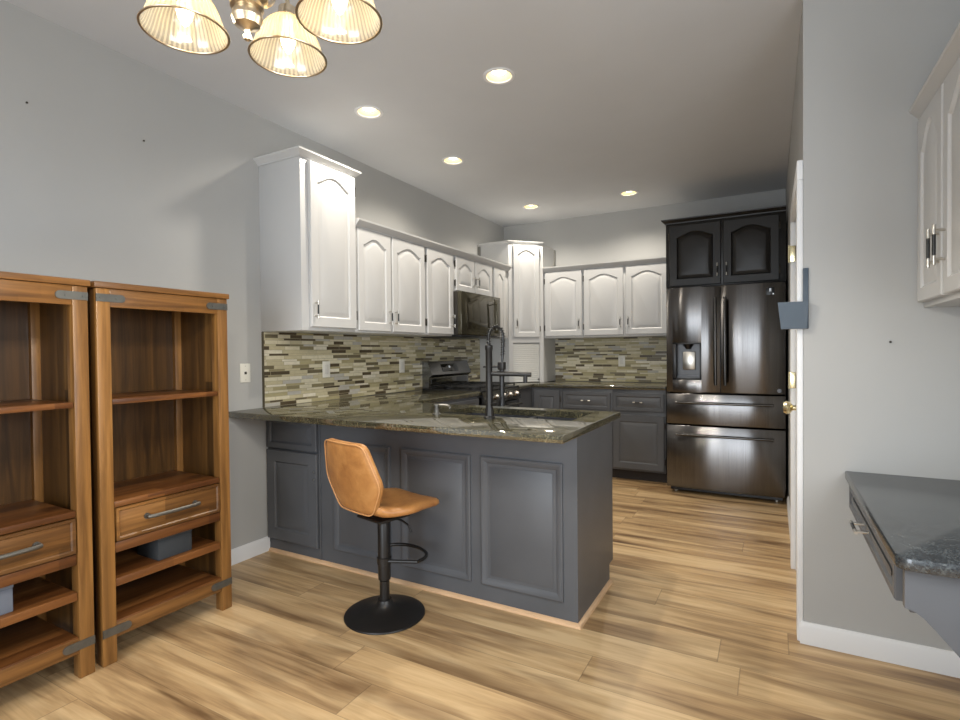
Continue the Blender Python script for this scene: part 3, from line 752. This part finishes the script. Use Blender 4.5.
cslab(b, X0, X1, .885, 1.788, X0, X1); dr = b.build('right_door', BSTEEL, t)
b = mb(); b.box(2.775, 2.835, FYF+.001, FYF+.006, 1.685, 1.745, .001); pd = b.build('badge_panel', BLACK, dr)
b = mb()
for a in ((2.800, 2.804, 1.712, 1.738), (2.808, 2.812, 1.712, 1.738), (2.800, 2.812, 1.722, 1.727), (2.800, 2.812, 1.735, 1.738), (2.822, 2.832, 1.688, 1.698)): b.box(a[0], a[1], FYF-.0005, FYF+.002, a[2], a[3])
b.build('badge_mark', LCD, dr)
mb(Matrix.Translation(Vector((2.868, FYF+.011, .917))) @ Matrix.Rotation(PI/2, 4, 'X')).lathe([(0, .004), (.016, .004), (.016, 0), (0, 0)], n=20).build('sticker', DISP, dr)
for nm, z0, z1 in (('middle_drawer', .610, .876), ('freezer_drawer', .058, .601)):
    b = mb(); cslab(b, FX0, FX1, z0, z1, FX0, FX1); d = b.build(nm, BSTEEL, t)
    hz = z1-.075; pts = []
    for i in range(17):
        u = -1+2*i/16; pts.append((XM+.02+u*.372, FYF-.038-.010*(1-u*u), hz))
    b = mb(); b.tube(pts, .011, 12)
    for i in (1, 15): b.cyl((pts[i][0], FYF+.006, hz), pts[i], .008, 10)
    b.build('handle', BSTEEL_H, d)
for x, d in ((2.405, dl), (2.478, dr)):
    pts = [(x, FYF-.036-.010*(1-(-1+2*i/16)**2), .955+.73*i/16) for i in range(17)]
    b = mb(); b.tube(pts, .012, 12)
    for i in (1, 15): b.cyl((x, FYF+.012, pts[i][2]), pts[i], .009, 10)
    b.build('handle', BSTEEL_H, d)
mb().box(FX0+.02, FX1-.02, 2.63, 2.70, .02, .056).build('kick_grille', BLACK, t)
for x in (FX0+.06, FX1-.06):
    mb().lathe([(.022, 0), (.022, .012), (.012, .016), (.012, .036)], (x, 2.68), 16).build('foot', SILVER, t)
for x in (FX0+.05, FX1-.05): mb().box(x-.04, x+.04, 2.62, 2.72, 1.7735, 1.795, .004).build('hinge_cover', BLACK, t)

# ------------------------------------------------------------------ bookcases (facing +x)
def bookcase(y0, label):
    W, Dp, H = .585, .40, 1.548
    t = thing('bookcase', label, 'bookcase', (.27, y0+W/2, 0)); Mx = at((.47, y0, 0), 90)
    P, B = .052, .022
    for x, y in ((0.004, 0), (W-P-.004, 0), (.004, Dp-P), (W-P-.004, Dp-P)):
        mb(Mx).box(x, x+P, y, y+P, 0, H-.026, .003).build('post', WOOD_V, t)
    mb(Mx).box(-.004, W+.004, -.008, Dp+.004, H-.025, H, .003).build('top', WOOD_H, t)
    mb(Mx).box(P+.004, W-P-.004, .002, .024, 1.448, H-.026, .002).build('top_rail', WOOD_H, t)
    mb(Mx).box(P+.004, W-P-.004, .002, .024, .100, .160, .002).build('bottom_rail', WOOD_H, t)
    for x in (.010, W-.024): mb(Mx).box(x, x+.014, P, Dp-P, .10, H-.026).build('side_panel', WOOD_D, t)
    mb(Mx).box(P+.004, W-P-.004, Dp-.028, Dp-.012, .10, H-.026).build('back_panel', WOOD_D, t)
    b = mb(Mx); b.box(.018, .03, Dp-.024, Dp-.02, .1, .11); b.bm.free()
    for z0, z1 in ((1.052, 1.074), (.630, .654), (.445, .487), (.306, .338), (.143, .166)):
        mb(Mx).box(P+.006, W-P-.006, .004, Dp-.03, z0, z1, .002).build('shelf', WOOD_S, t)
        if z0 != .445:
            pass
    dM = Mx @ Matrix.Translation(Vector((P+.010, .026, .492)))
    dw_, dh_ = W-2*P-.020, .134
    d = mb(dM); d.box(0, dw_, -.022, .0, 0, dh_, .002)
    rings = []
    for ins, y in ((0, -.0215), (.0, -.0285), (.010, -.0285), (.014, -.0225), (.016, -.0215)): rings.append([(ins, y, ins), (dw_-ins, y, ins), (dw_-ins, y, dh_-ins), (ins, y, dh_-ins)])
    d.loft(rings, True, False, False); d.box(.01, dw_-.01, 0, Dp-.09, .008, dh_-.015)
    d = d.build('drawer', WOOD_H, t)
    b = mb(dM @ Matrix.Translation(Vector((dw_/2, -.022, dh_/2+.004))))
    pts = [(-.115, -.022, 0)]+[(-.115+.23*i/10, -.028-.006*math.sin(PI*i/10), 0) for i in range(1, 10)]+[(.115, -.022, 0)]
    b.tube(pts, .0085, 10)
    for s_ in (-1, 1):
        b.cyl((s_*.108, 0, 0), (s_*.108, -.026, 0), .008, 12); b.cyl((s_*.108, 0, 0), (s_*.108, -.004, 0), .013, 14)
    b.build('handle', PEWTER, d)
    for sg in (0, 1):
        for z, fl in ((1.484, .031), (.132, .033)):
            X = (lambda v: W-.004-v) if sg else (lambda v: v+.004)
            b = mb(Mx); ln = .108; h = fl/2
            pl = [(X(0), z-h), (X(ln-h), z-h)]+[(X(ln-h+h*math.sin(PI*k/8)), z-h*math.cos(PI*k/8)) for k in range(1, 8)]+[(X(ln-h), z+h), (X(0), z+h)]
            b.prism(pl, 1, -.0025, .0035)
            for v in (.016, .075): b.cyl((X(v), -.0025, z), (X(v), -.005, z), .005, 10)
            b.build('corner_strap', STRAP, t)
    return t
bookcase(-1.190, 'open acacia bookcase on the right, nearest the peninsula')
bookcase(-1.796, 'open acacia bookcase on the left, cut by the photo edge')
t = thing('box', 'charcoal box on the lower shelf of the right bookcase', 'box', (.35, -.867, .338))
mb().box(.265, .435, -.943, -.788, .3385, .425, .003).build('carton', CARTON, t)
mb().box(.263, .437, -.945, -.786, .4252, .444, .003).build('lid', CARTON, t)
t = thing('box', 'grey-blue box on the lower shelf of the left bookcase', 'box', (.35, -1.55, .338))
mb().box(.265, .435, -1.63, -1.455, .3385, .425, .003).build('carton', CARTON2, t)
mb().box(.263, .437, -1.632, -1.453, .4252, .444, .003).build('lid', CARTON2, t)

# ------------------------------------------------------------------ bar stool
SX, SY = 1.191, -.314
t = thing('bar_stool', 'tan leather bar stool with hexagonal back on a black pedestal', 'bar stool', (SX, SY, 0))
F = math.degrees(math.atan2(.92, .383))-90+10     # facing direction, local +y is forward
MS = at((SX, SY, 0), F)
mb().lathe([(.188, 0), (.192, .004), (.190, .009), (.165, .018), (.10, .032), (.055, .044), (.040, .056), (.033, .075), (0, .075)], (SX, SY), 64).build('base', MATTE, t)
mb().lathe([(.0235, .07), (.0235, .215)], (SX, SY), 28).build('lower_tube', MATTE, t)
mb().lathe([(.024, .165), (.029, .172), (.030, .20), (.030, .46), (.024, .472)], (SX, SY), 28).build('column', MATTE, t)
b = mb(MS); pts = [(-.028, .0, .262)]
for i in range(21):
    a = PI-PI*i/20; pts.append((.14*math.cos(a), .085+.125*math.sin(a)**.75, .262))
pts.append((.028, 0, .262)); b.tube(pts, .0085, 10); b.M = Matrix(); b.lathe([(.0305, .245), (.035, .247), (.035, .277), (.0305, .279)], (SX, SY), 24); b.build('footrest', MATTE, t)
b = mb(MS); b.tube([(.02, .02, .468), (.10, .03, .463), (.145, .03, .45), (.165, .03, .42)], .005, 8); b.box(-.09, .09, -.09, .09, .470, .482, .003); b.build('lever', MATTE, t)
# seat and back: padded shells from an outline
def pad(outline, fn, th, name, n_in=6):
    """outline: 2D loop; fn(u,v)->3D mid surface point and normal; closed cushion"""
    b = mb(MS); cu = sum(p[0] for p in outline)/len(outline); cv = sum(p[1] for p in outline)/len(outline)
    rings = []
    prof = [(.30, 1.0), (.62, 1.0), (.84, .96), (.95, .78), (1.0, .35), (1.0, -.35), (.95, -.78), (.84, -.96), (.62, -1), (.30, -1)]
    for k_, s_ in prof:
        r_ = []
        for u, v in outline:
            uu, vv = cu+(u-cu)*k_, cv+(v-cv)*k_
            p, n = fn(uu, vv); r_.append(Vector(p)+Vector(n)*s_*th/2)
        rings.append(r_)
    b.loft(rings); return b.build(name, LEATHER, t, ang=60)
def rounded(poly, r, k=5):
    out = []; n = len(poly)
    for i in range(n):
        p, q, s_ = Vector(poly[i-1]), Vector(poly[i]), Vector(poly[(i+1) % n])
        a = q+(p-q).normalized()*r; c_ = q+(s_-q).normalized()*r
        for j in range(k+1):
            w_ = j/k; out.append(tuple(((1-w_)**2*a+2*w_*(1-w_)*q+w_**2*c_)))
        for j in range(1, 4):
            nx = Vector(poly[(i+1) % n]); e = nx+(q-nx).normalized()*r; out.append(tuple(c_.lerp(e, j/4)))
    return out
seat_o = rounded([(-.14, -.150), (.14, -.150), (.215, -.0), (.168, .225), (-.168, .225), (-.215, -.0)], .045)
def seat_fn(u, v):
    z = .526+.04*max(0, (-v-.07)/.08)**2+.30*u*u-.08*max(0, v-.10)
    return (u, v, z), (-.5*u, .25 if v < -.1 else 0, 1)
pad(seat_o, seat_fn, .044, 'seat')
back_o = rounded([(-.135, .012), (.115, .012), (.190, .150), (.130, .340), (-.170, .340), (-.235, .150)], .035)
def back_fn(u, v):
    y = -.138-.20*v+.62*u*u
    return (u, y, .515+v), (-1.2*u, 1, .12)
pad(back_o, back_fn, .042, 'backrest')
b = mb(MS)
loop = []
for u, v in back_o+[back_o[0]]:
    cu, cv = -.02, .17; uu, vv = u*.985, cv+(v-cv)*.985; p, n = back_fn(uu, vv); loop.append(Vector(p)-Vector(n)*.0185)
b.tube(loop, .0032, 6); b.build('piping', plain('leather_piping', (206, 152, 98), .45), [c_ for c_ in t.children if c_.name.startswith('backrest')][0])

# ------------------------------------------------------------------ desk in the alcove
t = thing('wall_desk', 'built-in grey desk with black granite top in the right alcove', 'desk', (3.4, -.19, 0))
rc = .03
poly = [(3.078, YR-.002), (3.078, -.70+rc)]+[(3.078+rc-rc*math.cos(a), -.70+rc-rc*math.sin(a)) for a in (PI/8, PI/4, 3*PI/8, PI/2)]+[(XN-.002, -.70), (XN-.002, YR-.002)]
slab(poly, None, .716, .750, GRANITE2, 'desk_top', t)
prof = [(3.098, .715), (3.098, .618), (3.116, .614), (3.135, .600), (3.160, .572), (3.200, .524), (3.25, .455), (3.31, .36), (3.37, .24), (3.42, .10), (3.45, 0), (XN-.002, 0), (XN-.002, .715)]
mb().prism(prof, 1, -.675, -.652).build('end_panel', GREY, t)
mb().box(3.112, XN-.002, -.651, YR-.003, .600, .715, .002).build('apron', GREY, t)
MD2 = at((3.112, YR-.03, 0), -90)
d = add_door(t, MD2, .0, .90, .606, .704, GREY, 0, None, 0, None, .022, 'drawer')
pull(MD2 @ Matrix.Translation(Vector((.45, -.023, .655))), .13, False, d, .036)

# --- white cabinet above the desk
t = thing('wall_cabinet', 'white wall cabinet over the desk at the right edge', 'wall cabinet', (3.5, -.1, 1.405)); XU = 3.328
M = at((XU, YR-.002, 0), -90)
carcass(t, M, .80, XN-XU-.002, 1.405, 2.15, WHITE)
add_door(t, M, .018, .345, 1.425, 2.120, WHITE, .085, 'r', 1.585, None, .05, hln=.13)
add_door(t, M, .365, .78, 1.425, 2.120, WHITE, .075, 'l', 1.585, None, .05, hln=.13)
mb(M).sweep([(0, 0), (.80, 0), (.80, XN-XU-.002)], CROWN(2.122, .95)).build('crown_moulding', WHITE, t)

# --- wall holder by the door corner
t = thing('wall_holder', 'slate blue bin on a narrow back plate at the wall corner by the door', 'holder', (2.90, YR-.03, 1.33))
mb().box(2.930, 2.951, YR-.012, YR-.001, 1.335, 1.59, .003).build('back_plate', SLATE, t)
b = mb(); o_ = [(2.838, 2.956), (2.826, 2.956)]
z0, z1 = 1.335, 1.447; ya, yb_ = YR-.062, YR-.0125
b.loft([[(2.850, ya+.01, z0), (2.942, ya+.01, z0), (2.942, yb_, z0), (2.850, yb_, z0)], [(2.838, ya, z1), (2.948, ya, z1), (2.948, yb_, z1), (2.838, yb_, z1)],
        [(2.842, ya+.004, z1), (2.944, ya+.004, z1), (2.944, yb_-.004, z1), (2.842, yb_-.004, z1)], [(2.850, ya+.014, z0+.004), (2.938, ya+.014, z0+.004), (2.938, yb_-.004, z0+.004), (2.850, yb_-.004, z0+.004)]])
b.build('bin', SLATE, t)

# ------------------------------------------------------------------ chandelier
CX, CY, RZ, RA, RR = 1.832, -1.526, 1.992, .192, .092
t = thing('chandelier', 'five-light nickel chandelier with ribbed glass bell shades at the top edge', 'chandelier', (CX, CY, HC))
mb().lathe([(0, 1.922), (.008, 1.926), (.009, 1.934), (.005, 1.938), (.006, 1.944), (.012, 1.950), (.026, 1.956), (.032, 1.970), (.029, 1.984), (.026, 1.988), (.034, 1.992), (.034, 2.000), (.030, 2.004), (.042, 2.014), (.044, 2.026), (.036, 2.042), (.026, 2.060), (.030, 2.070), (.030, 2.09), (.018, 2.11), (.014, 2.16), (.022, 2.19), (.024, 2.21), (.012, 2.235), (.006, 2.25)], (CX, CY), 32).build('body', BRASS, t)
b = mb(); z = 2.245; i = 0
while z < 2.70:
    a = i % 2*PI/2; pts = []
    for k in range(13):
        q = 2*PI*k/12; pts.append((CX+.010*math.cos(q)*math.cos(a), CY+.010*math.cos(q)*math.sin(a), z+.018+.019*math.sin(q)))
    b.tube(pts, .0025, 6); z += .030; i += 1
b.build('chain', BRASS, t)
mb().lathe([(0, 2.69), (.012, 2.695), (.03, 2.70), (.058, 2.72), (.062, 2.744), (0, 2.745)], (CX, CY), 32).build('canopy', BRASS, t)
for k in range(5):
    a = math.radians(185.1-72*k); ux, uy = math.cos(a), math.sin(a); sx_, sy_ = CX+RA*ux, CY+RA*uy
    pts = []
    for s_, z in ((.02, 2.075), (.05, 2.05), (.08, 2.048), (.11, 2.075), (.135, 2.12), (.16, 2.150), (.182, 2.150), (.192, 2.128), (.192, 2.105)): pts.append((CX+s_*ux, CY+s_*uy, z))
    arm = mb().tube(resample(pts, 24), .0055, 8).build('arm', BRASS, t)
    mb().lathe([(.010, RZ+.128), (.022, RZ+.122), (.024, RZ+.105), (.030, RZ+.100), (.030, RZ+.092), (.024, RZ+.090)], (sx_, sy_), 24).build('socket_cup', BRASS, arm)
    prof = [(.026, RZ+.097), (.038, RZ+.091), (.052, RZ+.079), (.064, RZ+.062), (.073, RZ+.042), (.079, RZ+.024), (.0835, RZ+.012), (.0905, RZ)]
    full = prof+[(r_-.0025, z_) for r_, z_ in reversed(prof)]
    sh = mb(); N = 96
    rings = [[((sx_+(r_+(.0013 if i % 2 else 0))*math.cos(2*PI*i/N)), (sy_+(r_+(.0013 if i % 2 else 0))*math.sin(2*PI*i/N)), z_) for i in range(N)] for r_, z_ in full]
    R_ = [[sh.bm.verts.new(p) for p in ring] for ring in rings]
    for q0, q1 in zip(R_, R_[1:]):
        for i in range(N): sh.mi = i % 2; sh._f((q0[i], q0[(i+1) % N], q1[(i+1) % N], q1[i]))
    sh = sh.build('shade', [SHADE, SHADE2], arm, ang=80)
    pr = []
    for q in range(13): pr.append((RR-.0012+.0032*math.cos(2*PI*q/12), RZ+.0022*math.sin(2*PI*q/12)))
    mb().lathe(pr, (sx_, sy_), 64).build('rim', BRASS, arm)
    mb().lathe([(.012, RZ+.09), (.012, RZ+.07), (.016, RZ+.058), (.0185, RZ+.045), (.015, RZ+.030), (.007, RZ+.016), (0, RZ+.010)], (sx_, sy_), 20).build('bulb', BULB, arm)
    ld = bpy.data.lights.new('bulb_light', 'POINT'); ld.energy = BULB_W; ld.color = WARM; ld.shadow_soft_size = .01
    lo = bpy.data.objects.new('lamp', ld); COL.objects.link(lo); lo.parent = t; lo.location = (sx_-CX, sy_-CY, RZ+.002-HC)
    ld = bpy.data.lights.new('bulb_downlight', 'SPOT'); ld.energy = DOWN_W; ld.color = (1, .93, .80); ld.spot_size = math.radians(168); ld.spot_blend = .25; ld.shadow_soft_size = .015
    lo = bpy.data.objects.new('lamp', ld); COL.objects.link(lo); lo.parent = t; lo.location = (sx_-CX, sy_-CY, RZ-.004-HC)

# ------------------------------------------------------------------ bare picture nails
for lab, M in (('tiny picture nail on the left wall above the left bookcase', at((0, -1.219, 2.344), 90)), ('tiny picture nail on the left wall above the right bookcase, below a chandelier shade', at((0, -.734, 2.347), 90)), ('tiny picture nail on the alcove wall above the desk', at((3.225, YR, 1.275), 0))):
    b = mb(M @ Matrix.Rotation(PI/2, 4, 'X')); b.lathe([(.0015, -.004), (.0015, .008), (.0045, .008), (.0045, .011), (0, .012)], n=12)
    tag(b.build('picture_nail', HINGE), lab, 'nail', 'picture nails')
